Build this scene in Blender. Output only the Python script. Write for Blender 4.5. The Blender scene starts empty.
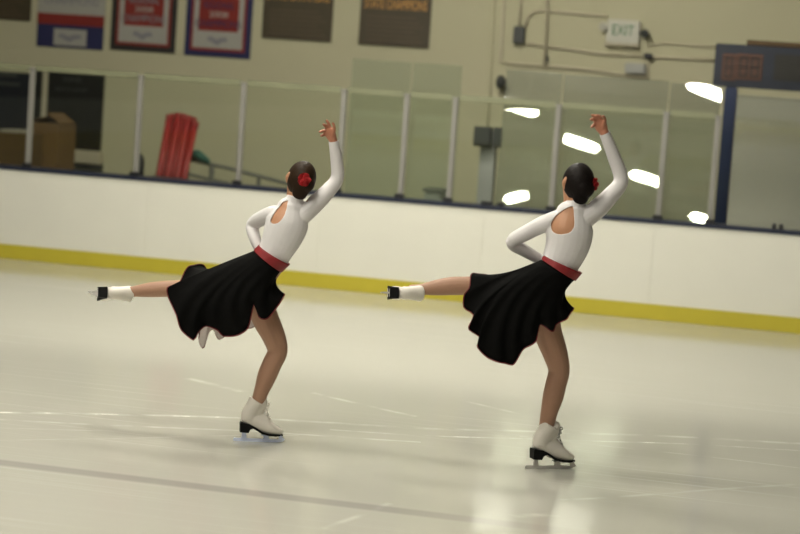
import bpy, bmesh, math, random
from mathutils import Vector, Matrix, noise
random.seed(7)
sc = bpy.context.scene
COL = sc.collection
PI = math.pi
# ------------------------------------------------------------------ camera
FPX, ROLL, PITCH, YAW, HC = 1900.0, .0702, .09, .2289, 2.0
BY = 18.46                     # inner face of the rink boards
WY = 22.2                      # wall behind the walkway
EYE = Vector((0, 0, HC))
Fh = Vector((-math.sin(YAW), math.cos(YAW), 0))
F = Vector((Fh.x*math.cos(PITCH), Fh.y*math.cos(PITCH), -math.sin(PITCH)))
R0 = Vector((math.cos(YAW), math.sin(YAW), 0))
U0 = R0.cross(F)
RR = R0*math.cos(ROLL) + U0*math.sin(ROLL)
UU = -R0*math.sin(ROLL) + U0*math.cos(ROLL)
cam = bpy.data.cameras.new('camera')
cam.sensor_width = 36.0
cam.lens = FPX/800*36.0
cam.clip_end = 300
co = bpy.data.objects.new('camera', cam); COL.objects.link(co)
co.matrix_world = Matrix(((RR.x, UU.x, -F.x, EYE.x), (RR.y, UU.y, -F.y, EYE.y), (RR.z, UU.z, -F.z, EYE.z), (0, 0, 0, 1)))
sc.camera = co
cam.dof.use_dof = True
cam.dof.focus_distance = 10.55
cam.dof.aperture_fstop = 1.7

def ray(x, y): return F*FPX + RR*(x-400) - UU*(y-267)
def onY(x, y, Y):
    d = ray(x, y); return EYE + d*(Y/d.y)
def onZ(x, y, z=0.0):
    d = ray(x, y); return EYE + d*((z-HC)/d.z)
def dep(x, y, D):              # point at horizontal distance D along the viewing direction
    d = ray(x, y); return EYE + d*(D/d.dot(Fh))

# ------------------------------------------------------------------ materials
def nodes_of(name):
    m = bpy.data.materials.new(name); m.use_nodes = True
    nt = m.node_tree
    return m, nt, nt.nodes['Principled BSDF']
def mat(name, col, rough=.6, metal=0., nscale=0, namt=.0, bump=0., bscale=60, emit=None, estr=0, spec=None, sheen=0):
    m, nt, b = nodes_of(name)
    c = (*col, 1)
    b.inputs['Base Color'].default_value = c
    b.inputs['Roughness'].default_value = rough
    b.inputs['Metallic'].default_value = metal
    if spec is not None: b.inputs['Specular IOR Level'].default_value = spec
    if sheen: b.inputs['Sheen Weight'].default_value = sheen
    tc = nt.nodes.new('ShaderNodeTexCoord')
    if nscale:
        n = nt.nodes.new('ShaderNodeTexNoise'); n.inputs['Scale'].default_value = nscale; n.inputs['Detail'].default_value = 4
        nt.links.new(tc.outputs['Object'], n.inputs['Vector'])
        r = nt.nodes.new('ShaderNodeMix'); r.data_type = 'RGBA'
        r.inputs['A'].default_value = (*[max(0, v*(1-namt)) for v in col], 1)
        r.inputs['B'].default_value = (*[min(1, v*(1+namt)) for v in col], 1)
        nt.links.new(n.outputs['Fac'], r.inputs['Factor'])
        nt.links.new(r.outputs['Result'], b.inputs['Base Color'])
    if bump:
        n2 = nt.nodes.new('ShaderNodeTexNoise'); n2.inputs['Scale'].default_value = bscale; n2.inputs['Detail'].default_value = 3
        nt.links.new(tc.outputs['Object'], n2.inputs['Vector'])
        bp = nt.nodes.new('ShaderNodeBump'); bp.inputs['Strength'].default_value = bump; bp.inputs['Distance'].default_value = .01
        nt.links.new(n2.outputs['Fac'], bp.inputs['Height']); nt.links.new(bp.outputs['Normal'], b.inputs['Normal'])
    if emit:
        b.inputs['Emission Color'].default_value = (*emit, 1); b.inputs['Emission Strength'].default_value = estr
    return m
def glass_mat(name, tint, refl, rough=.0, haze=0):
    m = bpy.data.materials.new(name); m.use_nodes = True; nt = m.node_tree; nt.nodes.clear()
    out = nt.nodes.new('ShaderNodeOutputMaterial'); mx = nt.nodes.new('ShaderNodeMixShader')
    t = nt.nodes.new('ShaderNodeBsdfTransparent'); t.inputs[0].default_value = (*tint, 1)
    g = nt.nodes.new('ShaderNodeBsdfGlossy'); g.inputs['Roughness'].default_value = rough; g.inputs[0].default_value = (.97, 1, .97, 1)
    mx.inputs[0].default_value = refl
    src = t.outputs[0]
    if haze:                   # pale diffuse mix lightens the pane, in place of brighter reflections
        d = nt.nodes.new('ShaderNodeBsdfDiffuse'); d.inputs[0].default_value = (.62, .65, .60, 1)
        hz = nt.nodes.new('ShaderNodeMixShader'); hz.inputs[0].default_value = haze
        nt.links.new(src, hz.inputs[1]); nt.links.new(d.outputs[0], hz.inputs[2]); src = hz.outputs[0]
    nt.links.new(src, mx.inputs[1]); nt.links.new(g.outputs[0], mx.inputs[2]); nt.links.new(mx.outputs[0], out.inputs[0])
    return m
M = {}
M['wall'] = mat('cream painted wall', (.50, .475, .32), .75, nscale=.6, namt=.06)
M['hall'] = mat('hall wall paint', (.10, .10, .085), .8, nscale=.5, namt=.08)
M['ceil'] = mat('ceiling foil', (.14, .14, .125), .7, nscale=.8, namt=.1)
M['walk'] = mat('rubber walkway', (.09, .09, .085), .8, nscale=8, namt=.2)
M['white_board'] = mat('white dasher plastic', (.80, .79, .71), .45, nscale=3, namt=.03)
M['yellow'] = mat('yellow kick plastic', (.53, .45, .035), .5, nscale=4, namt=.08)
M['navy'] = mat('navy cap plastic', (.016, .022, .05), .4, nscale=5, namt=.1)
M['post'] = mat('pale aluminium', (.27, .262, .24), .45, nscale=4, namt=.06)
M['black'] = mat('black rubber', (.012, .012, .014), .5, nscale=20, namt=.2)
M['glass'] = glass_mat('clear rink glass', (.965, .985, .955), .02)
M['glass_tall'] = glass_mat('tinted tall glass', (.90, .93, .89), .07, 0, .04)
M['glass_refl'] = glass_mat('reflective tall glass', (.86, .87, .85), .14, .01, .05)
M['glass_mirror'] = glass_mat('hazy acrylic shield', (.93, .94, .93), .30, .03, .17)
M['glass_edge'] = mat('polished glass edge', (.24, .25, .155), .4, nscale=3, namt=.08)
M['frame_black'] = mat('black frame', (.02, .018, .016), .5, nscale=9, namt=.2)
M['ban_white'] = mat('banner white', (.36, .35, .31), .7, nscale=5, namt=.05)
M['ban_red'] = mat('banner red', (.21, .018, .012), .7, nscale=5, namt=.08)
M['ban_blue'] = mat('banner blue', (.016, .018, .075), .7, nscale=5, namt=.08)
M['ban_grey'] = mat('banner grey', (.22, .22, .24), .7, nscale=9, namt=.15)
M['bronze'] = mat('brown plaque', (.060, .045, .022), .55, nscale=10, namt=.15)
M['bronze_line'] = mat('plaque lettering', (.10, .07, .04), .5, nscale=10, namt=.1)
M['amber'] = mat('amber lettering', (.62, .31, .07), .5, nscale=20, namt=.15)
M['exit_white'] = mat('exit sign face', (.55, .54, .46), .5, nscale=9, namt=.04)
M['exit_green'] = mat('exit sign letters', (.03, .16, .05), .5, nscale=9, namt=.06)
M['conduit'] = mat('painted conduit', (.50, .455, .33), .55, nscale=6, namt=.08)
M['grey_box'] = mat('grey enamel', (.36, .36, .33), .5, nscale=6, namt=.06)
M['dark_box'] = mat('dark grey enamel', (.045, .048, .045), .5, nscale=6, namt=.15)
M['dark_panel'] = mat('black panel', (.010, .010, .009), .5, nscale=3, namt=.3)
M['navy_panel'] = mat('navy panel', (.008, .010, .018), .5, nscale=3, namt=.3)
M['faint'] = mat('faded lettering', (.05, .052, .05), .6, nscale=8, namt=.1)
M['card'] = mat('brown cardboard', (.13, .075, .028), .8, nscale=4, namt=.12)
M['card_dark'] = mat('dark brown board', (.085, .05, .02), .8, nscale=4, namt=.2)
M['paper'] = mat('pale paper', (.28, .26, .20), .8, nscale=4, namt=.05)
M['red_tube'] = mat('red plastic', (.26, .014, .013), .5, nscale=3, namt=.12)
M['teal'] = mat('teal cloth', (.03, .10, .075), .8, nscale=9, namt=.2)
M['rail'] = mat('grey steel rail', (.13, .13, .11), .5, nscale=9, namt=.15)
M['column'] = mat('pale grey column', (.33, .335, .325), .5, nscale=3, namt=.05)
M['sb_blue'] = mat('dark blue steel', (.010, .015, .030), .4, nscale=4, namt=.12)
M['sb_blue_l'] = mat('blue steel post', (.022, .034, .085), .3, nscale=4, namt=.1)
M['sb_brown'] = mat('unlit digit window', (.075, .03, .018), .5, nscale=12, namt=.2)
M['sb_dark'] = mat('dark segments', (.018, .014, .012), .4, nscale=12, namt=.1)
M['sb_disp'] = mat('dark display', (.012, .011, .008), .4, nscale=9, namt=.2)
M['lamp'] = mat('opal lamp lens', (.9, .9, .85), .4, emit=(1.0, .955, .82), estr=100)
M['housing'] = mat('lamp housing', (.3, .3, .29), .5, nscale=6, namt=.06)
# people
M['skin'] = mat('skin', (.47, .235, .13), .5, nscale=14, namt=.06, bump=.03, bscale=120)
M['skin_hand'] = mat('hand skin', (.42, .17, .10), .5, nscale=14, namt=.06)
M['tights'] = mat('tan tights', (.345, .190, .120), .62, nscale=30, namt=.04, sheen=.1)
M['lycra'] = mat('white lycra', (.69, .665, .675), .7, nscale=8, namt=.03, bump=.25, bscale=26, sheen=.1)
M['red_satin'] = mat('red satin', (.21, .006, .009), .6, nscale=14, namt=.12, bump=.15, bscale=50)
M['skirt'] = mat('black crepe', (.0035, .0035, .0033), .85, nscale=25, namt=.2, bump=.2, bscale=40, spec=.06)
M['lining'] = mat('white lining', (.66, .60, .58), .7, nscale=10, namt=.05)
M['trim'] = mat('dark red hem', (.13, .004, .007), .5, nscale=12, namt=.1)
M['hair_b'] = mat('dark brown hair', (.022, .012, .006), .55, spec=.12, nscale=18, namt=.35, bump=.3, bscale=70)
M['hair_k'] = mat('black brown hair', (.007, .005, .0045), .55, spec=.1, nscale=18, namt=.35, bump=.3, bscale=70)
M['rose'] = mat('red silk petals', (.42, .006, .010), .7, nscale=30, namt=.2)
M['boot'] = mat('white boot leather', (.66, .62, .56), .42, nscale=7, namt=.05, bump=.1, bscale=40)
M['sole'] = mat('black sole', (.005, .005, .005), .6, spec=.15, nscale=20, namt=.2)
M['blade'] = mat('polished blade', (.66, .64, .62), .3, metal=.35, nscale=9, namt=.05)
M['blade_blue'] = mat('bluish white blade', (.72, .78, 1.0), .3, metal=0, nscale=9, namt=.05)
M['lace'] = mat('grey laces', (.42, .41, .39), .8, nscale=50, namt=.2)
M['lace_w'] = mat('white laces', (.72, .68, .63), .8, nscale=50, namt=.1)
M['eye'] = mat('eye white', (.7, .68, .65), .2, nscale=20, namt=.03)
M['lip'] = mat('lips', (.40, .08, .07), .4, nscale=20, namt=.1)

# ice: matt white paint under a wet-looking skin, long skate scratches and one painted line
def ice_material():
    m, nt, b = nodes_of('ice'); L = nt.links.new; N = nt.nodes.new
    tc = N('ShaderNodeTexCoord')
    def scratch(rot, sx, sy, scale, lo, hi, off):
        mp = N('ShaderNodeMapping'); mp.inputs['Rotation'].default_value = (0, 0, rot); mp.inputs['Scale'].default_value = (sx, sy, 1); mp.inputs['Location'].default_value = (off, off*.7, 0)
        L(tc.outputs['Object'], mp.inputs['Vector'])
        n = N('ShaderNodeTexNoise'); n.inputs['Scale'].default_value = scale; n.inputs['Detail'].default_value = 2.5; n.inputs['Roughness'].default_value = .6
        L(mp.outputs[0], n.inputs['Vector'])
        r = N('ShaderNodeMapRange'); r.inputs['From Min'].default_value = lo; r.inputs['From Max'].default_value = hi
        L(n.outputs['Fac'], r.inputs['Value']); return r.outputs[0]
    def mth(op, a, bb, clamp=False):
        q = N('ShaderNodeMath'); q.operation = op; q.use_clamp = clamp
        for i, v in enumerate((a, bb)):
            if isinstance(v, (int, float)): q.inputs[i].default_value = v
            else: L(v, q.inputs[i])
        return q.outputs[0]
    sep = N('ShaderNodeSeparateXYZ'); L(tc.outputs['Object'], sep.inputs[0])
    X, Y = sep.outputs[0], sep.outputs[1]
    wob = N('ShaderNodeTexNoise'); wob.inputs['Scale'].default_value = .5; wob.inputs['Detail'].default_value = 1; L(tc.outputs['Object'], wob.inputs['Vector'])
    marks = None
    bk = N('ShaderNodeTexNoise'); bk.inputs['Scale'].default_value = 5; bk.inputs['Detail'].default_value = 4; L(tc.outputs['Object'], bk.inputs['Vector'])
    bkr = N('ShaderNodeMapRange'); bkr.inputs['From Min'].default_value = .38; bkr.inputs['From Max'].default_value = .62; L(bk.outputs['Fac'], bkr.inputs['Value']); brk = bkr.outputs[0]
    def line(p, q, w, amt):    # a long cut from p to q in plan
        nonlocal marks
        dx, dy = q[0]-p[0], q[1]-p[1]; ln = math.hypot(dx, dy); nx, ny = -dy/ln, dx/ln; ux, uy = dx/ln, dy/ln
        d = mth('ADD', mth('ADD', mth('MULTIPLY', X, nx), mth('MULTIPLY', Y, ny)), -(p[0]*nx+p[1]*ny))
        d = mth('ADD', d, mth('MULTIPLY', mth('SUBTRACT', wob.outputs['Fac'], .5), .35))
        v = mth('SUBTRACT', 1.0, mth('DIVIDE', mth('ABSOLUTE', d, 0), w), True)
        t = mth('ADD', mth('ADD', mth('MULTIPLY', X, ux), mth('MULTIPLY', Y, uy)), -(p[0]*ux+p[1]*uy))
        e = mth('MULTIPLY', mth('GREATER_THAN', t, 0), mth('LESS_THAN', t, ln))
        v = mth('MULTIPLY', mth('MULTIPLY', mth('MULTIPLY', v, e), brk), amt*.65)
        marks = v if marks is None else mth('MAXIMUM', marks, v)
    for (x0, y0, x1, y1, w, a) in ICE_LINES:
        p, q = onZ(x0, y0), onZ(x1, y1); line((p.x, p.y), (q.x, q.y), w, a)
    s1 = scratch(.32, .10, 9, 2.2, .60, .78, 3)
    s2 = scratch(.10, .12, 11, 2.6, .61, .80, 9)
    s3 = scratch(-.5, .15, 12, 2.0, .64, .82, 17)
    s4 = scratch(.9, .2, 10, 1.8, .66, .82, 27)
    patch = N('ShaderNodeTexNoise'); patch.inputs['Scale'].default_value = .35; patch.inputs['Detail'].default_value = 2; L(tc.outputs['Object'], patch.inputs['Vector'])
    sc_all = mth('MAXIMUM', mth('MAXIMUM', s1, s2), mth('MAXIMUM', s3, s4))
    pm = N('ShaderNodeMapRange'); pm.inputs['From Min'].default_value = .45; pm.inputs['From Max'].default_value = .65; L(patch.outputs['Fac'], pm.inputs['Value'])
    sc_all = mth('MULTIPLY', mth('MULTIPLY', sc_all, pm.outputs[0]), .40)
    allm = mth('MAXIMUM', marks, sc_all)
    base = N('ShaderNodeMix'); base.data_type = 'RGBA'
    base.inputs['A'].default_value = (.51, .50, .445, 1); base.inputs['B'].default_value = (.84, .83, .78, 1)
    L(allm, base.inputs['Factor'])
    # painted grey line in the ice, parallel to the boards
    lw = mth('SUBTRACT', 1.0, mth('DIVIDE', mth('ABSOLUTE', mth('SUBTRACT', Y, 8.84), 0), .085), True)
    lw = mth('MULTIPLY', mth('MULTIPLY', lw, 2.0, True), .42)
    lx = N('ShaderNodeMapRange'); lx.inputs['From Min'].default_value = -1.0; lx.inputs['From Max'].default_value = -2.0; L(X, lx.inputs['Value'])
    lw = mth('MULTIPLY', lw, lx.outputs[0])
    pl = N('ShaderNodeMix'); pl.data_type = 'RGBA'; pl.inputs['B'].default_value = (.20, .19, .20, 1)
    L(base.outputs['Result'], pl.inputs['A']); L(lw, pl.inputs['Factor'])
    L(pl.outputs['Result'], b.inputs['Base Color'])
    ro = N('ShaderNodeMapRange'); ro.inputs['To Min'].default_value = .11; ro.inputs['To Max'].default_value = .5; L(allm, ro.inputs['Value'])
    L(ro.outputs[0], b.inputs['Roughness'])
    b.inputs['IOR'].default_value = 1.4
    bn = N('ShaderNodeTexNoise'); bn.inputs['Scale'].default_value = 1.6; bn.inputs['Detail'].default_value = 3; L(tc.outputs['Object'], bn.inputs['Vector'])
    bp = N('ShaderNodeBump'); bp.inputs['Strength'].default_value = .08; bp.inputs['Distance'].default_value = .01
    L(bn.outputs['Fac'], bp.inputs['Height']); L(bp.outputs['Normal'], b.inputs['Normal'])
    return m
ICE_LINES = [(-20, 412, 240, 419, .05, .8), (240, 419, 820, 444, .05, .6), (-20, 419, 420, 441, .03, .6), (330, 430, 830, 452, .025, .8),
             (-10, 440, 300, 436, .02, .35), (190, 378, 240, 392, .06, .5), (310, 393, 420, 416, .035, .6), (460, 400, 520, 414, .03, .5),
             (330, 530, 400, 505, .03, .5), (560, 500, 800, 486, .03, .45), (520, 436, 800, 470, .02, .5), (0, 428, 120, 431, .02, .4), (520, 519, 560, 516, .05, .8)]
M['ice'] = ice_material()

# ------------------------------------------------------------------ mesh helpers
def props(o, label=None, cat=None, group=None, kind=None):
    if label: o['label'] = label
    if cat: o['category'] = cat
    if group: o['group'] = group
    if kind: o['kind'] = kind
    return o
def empty(name, loc, label, cat, group=None):
    o = bpy.data.objects.new(name, None); COL.objects.link(o); o.location = loc; o.empty_display_size = .1
    return props(o, label, cat, group)
def world_loc(o):
    v = Vector((0, 0, 0))
    while o: v = v + o.location; o = o.parent
    return v
def link(name, me, material, parent=None, smooth=False, origin=None):
    """verts are given in world space; the object sits at its origin (or at its parent)"""
    if isinstance(me, bmesh.types.BMesh):
        m2 = bpy.data.meshes.new(name); bmesh.ops.recalc_face_normals(me, faces=me.faces[:]); me.to_mesh(m2); me.free(); me = m2
    o = bpy.data.objects.new(name, me); COL.objects.link(o)
    off = Vector((0, 0, 0))
    if parent: o.parent = parent; off = world_loc(parent)
    elif origin is not None: o.location = origin; off = Vector(origin)
    if off.length: me.transform(Matrix.Translation(-off))
    for mm in (material if isinstance(material, (list, tuple)) else [material]): me.materials.append(mm)
    if smooth: me.polygons.foreach_set('use_smooth', [True]*len(me.polygons))
    me.update()
    return o
def box(bm, x0, x1, y0, y1, z0, z1, mtx=None, bev=0):
    r = bmesh.ops.create_cube(bm, size=1)['verts']
    for v in r: v.co = Vector(((x0+x1)/2+v.co.x*(x1-x0), (y0+y1)/2+v.co.y*(y1-y0), (z0+z1)/2+v.co.z*(z1-z0)))
    if bev:
        es = list({e for v in r for e in v.link_edges})
        q = bmesh.ops.bevel(bm, geom=es, offset=bev, segments=2, affect='EDGES')
        r = list({v for f in q['faces'] for v in f.verts} | {v for v in r if v.is_valid})
    if mtx:
        for v in r: v.co = mtx @ v.co
    return r
def catmull(ps, sub):
    out = []
    n = len(ps)
    for i in range(n-1):
        p0, p1, p2, p3 = ps[max(i-1, 0)], ps[i], ps[i+1], ps[min(i+2, n-1)]
        for k in range(sub):
            t = k/sub
            out.append([.5*((2*b)+(-a+c)*t+(2*a-5*b+4*c-d)*t*t+(-a+3*b-3*c+d)*t**3) for a, b, c, d in zip(p0, p1, p2, p3)])
    out.append(list(ps[-1]))
    return out
def tube(bm, pts, ref=None, n=14, sub=5, caps=True, flat=False):
    """pts: (Vector, r) or (Vector, rw, rd); rd is the radius along ref"""
    rows = []
    for p in pts:
        v = p[0]; rows.append([v.x, v.y, v.z, p[1], p[2] if len(p) > 2 else p[1]])
    rows = catmull(rows, sub) if sub > 1 and len(rows) > 1 else rows
    C = [Vector(r[:3]) for r in rows]; W = [max(r[3], 1e-4) for r in rows]; D = [max(r[4], 1e-4) for r in rows]
    T = [(C[min(i+1, len(C)-1)]-C[max(i-1, 0)]).normalized() for i in range(len(C))]
    ref = Vector(ref) if ref is not None else Vector((.31, .2, .93))
    if caps and not flat:
        k = 4
        def cap(c, t, w, d, sgn):
            o = []
            for j in range(1, k+1):
                a = j/k*PI/2*.96; o.append((c+t*sgn*math.sin(a)*min(w, d), w*math.cos(a), d*math.cos(a), t))
            return o
        c0 = cap(C[0], T[0], W[0], D[0], -1)[::-1]; c1 = cap(C[-1], T[-1], W[-1], D[-1], 1)
        allr = c0 + list(zip(C, W, D, T)) + c1
    else: allr = list(zip(C, W, D, T))
    rings = []; prevA = None
    for (c, w, d, t) in allr:
        base = ref if prevA is None else prevA
        A = base - t*base.dot(t)
        if A.length < .15 and prevA is None:
            base = Vector((.1, .1, 1)); A = base-t*base.dot(t)
        A.normalize(); prevA = A
        B = t.cross(A)
        rings.append([bm.verts.new(c + A*d*math.cos(2*PI*i/n) + B*w*math.sin(2*PI*i/n)) for i in range(n)])
    for a, b in zip(rings, rings[1:]):
        for i in range(n): bm.faces.new((a[i], a[(i+1) % n], b[(i+1) % n], b[i]))
    if caps:
        bm.faces.new(rings[0][::-1]); bm.faces.new(rings[-1])
    return rings
def ball(bm, c, rx, ry, rz, ax=None, sub=3):
    r = bmesh.ops.create_icosphere(bm, subdivisions=sub, radius=1)['verts']
    ax = ax or (Vector((1, 0, 0)), Vector((0, 1, 0)), Vector((0, 0, 1)))
    for v in r: v.co = c + ax[0]*v.co.x*rx + ax[1]*v.co.y*ry + ax[2]*v.co.z*rz
def cyl(bm, a, b, r, n=12): tube(bm, [(Vector(a), r), (Vector(b), r)], n=n, sub=1, flat=True)
def remesh(bm, voxel, smooth=3):
    """voxel union of overlapping closed shapes -> one continuous mesh"""
    bmesh.ops.recalc_face_normals(bm, faces=bm.faces[:])
    me = bpy.data.meshes.new('tmp'); bm.to_mesh(me); bm.free()
    o = bpy.data.objects.new('tmp', me); COL.objects.link(o)
    md = o.modifiers.new('r', 'REMESH'); md.mode = 'VOXEL'; md.voxel_size = voxel
    if smooth:
        s = o.modifiers.new('s', 'SMOOTH'); s.factor = .5; s.iterations = smooth
    dg = bpy.context.evaluated_depsgraph_get(); dg.update()
    out = bpy.data.meshes.new_from_object(o.evaluated_get(dg))
    bpy.data.objects.remove(o); bpy.data.meshes.remove(me)
    return out
def trim_faces(me, kill, boundary_smooth=6):
    bm = bmesh.new(); bm.from_mesh(me)
    bmesh.ops.delete(bm, geom=[f for f in bm.faces if kill(f.calc_center_median(), f.normal)], context='FACES')
    bmesh.ops.delete(bm, geom=[v for v in bm.verts if not v.link_faces], context='VERTS')
    # drop stray islands
    seen = set(); best = []
    for f in bm.faces:
        if f in seen: continue
        st = [f]; isl = []; seen.add(f)
        while st:
            g = st.pop(); isl.append(g)
            for e in g.edges:
                for h in e.link_faces:
                    if h not in seen: seen.add(h); st.append(h)
        if len(isl) > len(best): best = isl
    bs = set(best)
    bmesh.ops.delete(bm, geom=[f for f in bm.faces if f not in bs], context='FACES')
    bmesh.ops.delete(bm, geom=[v for v in bm.verts if not v.link_faces], context='VERTS')
    for _ in range(boundary_smooth):
        new = {}
        for v in bm.verts:
            if v.is_boundary:
                nb = [e.other_vert(v).co for e in v.link_edges if e.is_boundary]
                if len(nb) == 2: new[v] = v.co*.5 + (nb[0]+nb[1])*.25
        for v, c in new.items(): v.co = c
    bm.to_mesh(me); bm.free()
    return me
def solid(o, th, off=-1, m_off=0, rim=0):
    md = o.modifiers.new('thickness', 'SOLIDIFY'); md.thickness = th; md.offset = off; md.material_offset = m_off; md.material_offset_rim = rim
    return md
def text_mesh(s, size, cx, y, cz, ext=.004, width=None, tallness=1.0):
    cu = bpy.data.curves.new('t', 'FONT'); cu.body = s; cu.size = size; cu.align_x = 'CENTER'; cu.align_y = 'CENTER'; cu.extrude = ext
    o = bpy.data.objects.new('t', cu); COL.objects.link(o)
    dg = bpy.context.evaluated_depsgraph_get(); dg.update()
    me = bpy.data.meshes.new_from_object(o.evaluated_get(dg)); bpy.data.objects.remove(o)
    xs = [v.co.x for v in me.vertices]; k = 1
    if width and xs: k = width/(max(xs)-min(xs))
    for v in me.vertices: v.co = Vector((cx+v.co.x*k, y-v.co.z, cz+v.co.y*tallness))
    return me

# ------------------------------------------------------------------ the hall
X0, X1, Y0 = -20.0, 9.0, -34.0
bm = bmesh.new(); box(bm, X0, X1, Y0, BY+.05, -.12, 0); props(link('floor', bm, M['ice']), 'pale scratched ice surface of the rink', 'ice', kind='structure')
bm = bmesh.new(); box(bm, X0-3, X1+3, BY+.05, WY+.01, -.12, 0); props(link('floor_walkway', bm, M['walk']), kind='structure')
bm = bmesh.new(); box(bm, X0-3, X1+3, WY, WY+.3, -.12, 9.2); props(link('wall_back', bm, M['wall']), 'cream painted wall behind the rink glass', 'wall', kind='structure')
bm = bmesh.new(); box(bm, X0-3, X1+3, Y0-2.3, Y0-2, -.12, 9.2); props(link('wall_front', bm, M['hall']), kind='structure')
bm = bmesh.new(); box(bm, X0-3.3, X0-3, Y0-2.3, WY+.3, -.12, 9.2); props(link('wall_left', bm, M['hall']), kind='structure')
bm = bmesh.new(); box(bm, X1+3, X1+3.3, Y0-2.3, WY+.3, -.12, 9.2); props(link('wall_right', bm, M['hall']), kind='structure')
bm = bmesh.new(); box(bm, X0-3.3, X1+3.3, Y0-2.3, WY+.3, 9.2, 9.4)
for k in range(14): box(bm, X0-3, X1+3, Y0+k*4.1-.15, Y0+k*4.1+.15, 8.8, 9.2)
props(link('ceiling', bm, M['ceil']), kind='structure')
bm = bmesh.new(); box(bm, X0-3, X1+3, Y0-2, Y0, -.12, 0); box(bm, X0-3, X0, Y0, BY+.05, -.12, 0); box(bm, X1, X1+3, Y0, BY+.05, -.12, 0)
props(link('floor_surround', bm, M['walk']), kind='structure')

# rink barrier along the far side
bar = empty('rink_barrier', (-5, BY, 0), 'long white rink barrier with yellow kick strip and dark cap', 'barrier')
seam = [onY(148, 200, BY).x, onY(319, 230, BY).x, onY(652, 260, BY).x]
edges = [X0] + [seam[0]-1.87*k for k in range(5, 0, -1)] + [seam[0], seam[1], (seam[1]+seam[2])/2, seam[2], seam[2]+1.8, seam[2]+3.6, seam[2]+5.4, X1]
for a, b in zip(edges, edges[1:]):
    bm = bmesh.new(); box(bm, a+.001, b-.001, BY, BY+.02, .1515, .935, bev=.003); link('facing_panel', bm, M['white_board'], bar)
bm = bmesh.new(); box(bm, X0, X1, BY-.012, BY+.02, 0, .1515, bev=.004); link('kick_plate', bm, M['yellow'], bar)
bm = bmesh.new(); box(bm, X0, X1, BY-.015, BY+.27, .935, .975, bev=.006); link('cap_rail', bm, M['navy'], bar)
bm = bmesh.new(); box(bm, X0, X1, BY+.021, BY+.25, 0, .934); link('backing', bm, M['grey_box'], bar)
KF = .44
for nm, (xa, xb, ya, yb, ax) in {'trim_front': (X0, X1, Y0-.14, Y0, 'x'), 'trim_left': (X0-.14, X0, Y0, BY, 'y'), 'trim_right': (X1, X1+.14, Y0, BY, 'y')}.items():
    bm = bmesh.new(); box(bm, xa, xb, ya, yb, 0, KF); box(bm, xa, xb, ya, yb, KF+.001, 1.3)
    if ax == 'x': box(bm, xa, xb, yb+.001, yb+.012, 0, KF)
    o = link(nm, bm, [M['white_board'], M['yellow']])
    for p in o.data.polygons:
        if p.center.z < KF+.0005: p.material_index = 1
    props(o, kind='structure')

# ------------------------------------------------------------------ glass and posts
PX = [-8.393, -7.187, -6.071, -5.012, -4.362, -3.865, -2.833, -1.782, -1.284]
GZ = 1.985
post_lab = ['pale metal post of the rink glass in front of the brown boxes',
 'pale metal post of the rink glass between the black panel and the red tubes',
 'pale metal post of the rink glass between the red tubes and the left skater\'s head',
 'pale metal post of the rink glass behind the left skater\'s raised forearm',
 'pale metal glass post first to the right of the left skater\'s raised arm',
 'pale metal glass post first to the left of the grey column with dark boxes',
 'pale metal post of the rink glass just left of the right skater\'s head',
 'pale metal post of the rink glass just right of the right skater\'s raised elbow',
 'pale metal post of the rink glass right beside the blue post']
GP = Vector((0, 0, 0))
for X, lb in zip(PX, post_lab):
    w = .026
    r = empty('glass_post', (X, BY+.06, .975), lb, 'post', 'posts holding the rink glass')
    bm = bmesh.new(); box(bm, X-w, X+w, BY+.035, BY+.085, .975, GZ+.01, bev=.006); link('upright', bm, M['post'], r)
    bm = bmesh.new(); box(bm, X-.05, X+.05, BY-.005, BY+.034, .975, 1.02, bev=.008); link('foot', bm, M['black'], r)
    bm = bmesh.new(); box(bm, X-.032, X+.032, BY+.03, BY+.09, GZ+.01, GZ+.035, bev=.006); link('end_cap', bm, M['post'], r)
pane_lab = ['clear glass pane at the left edge in front of the navy panel',
 'clear glass pane in front of the black wall panel',
 'clear glass pane in front of the leaning red tubes',
 'clear glass pane directly behind the left skater\'s head',
 'clear glass pane first to the right of the left skater\'s raised arm',
 'narrow clear glass pane second to the right of the left skater\'s raised arm',
 'clear glass pane in front of the grey column with dark boxes',
 'clear glass pane directly behind the right skater\'s raised arm',
 'narrow clear glass pane just left of the blue post']
xs = [-9.6] + PX
for a, b, lb in zip(xs, xs[1:], pane_lab):
    bm = bmesh.new(); box(bm, a+.034, b-.034, BY+.054, BY+.066, .976, GZ)
    g = props(link('rink_glass', bm, M['glass'], origin=(a, BY+.06, .976)), lb, 'glass pane', 'clear panes on the barrier')
    bm = bmesh.new(); box(bm, a+.034, b-.034, BY+.05, BY+.07, GZ, GZ+.055, bev=.004); link('top_edge', bm, M['glass_edge'], g)
# taller panes standing just behind
def tall(xa, xb, top, material, tilt, y, lb, yaw=0, nm='tall_rink_glass', grp='tall panes behind the barrier glass'):
    T = Matrix.Translation((0, y, .976)) @ Matrix.Rotation(-tilt, 4, 'X')
    T = Matrix.Translation((xa, 0, 0)) @ Matrix.Rotation(yaw, 4, 'Z') @ Matrix.Translation((-xa, 0, 0)) @ T if yaw else T
    if yaw: T = Matrix.Translation((xa, y, .976)) @ Matrix.Rotation(yaw, 4, 'Z') @ Matrix.Rotation(-tilt, 4, 'X') @ Matrix.Translation((-xa, 0, 0))
    bm = bmesh.new(); box(bm, xa, xb, -.005, .005, 0, top-.98, T)
    return props(link(nm, bm, material, origin=(xa, y, .98)), lb, 'glass pane', grp)
tall(PX[3]+.03, PX[4]-.01, 2.335, M['glass_tall'], 0, BY+.2, 'taller greenish glass pane nearest the right of the left skater\'s raised arm')
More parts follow.
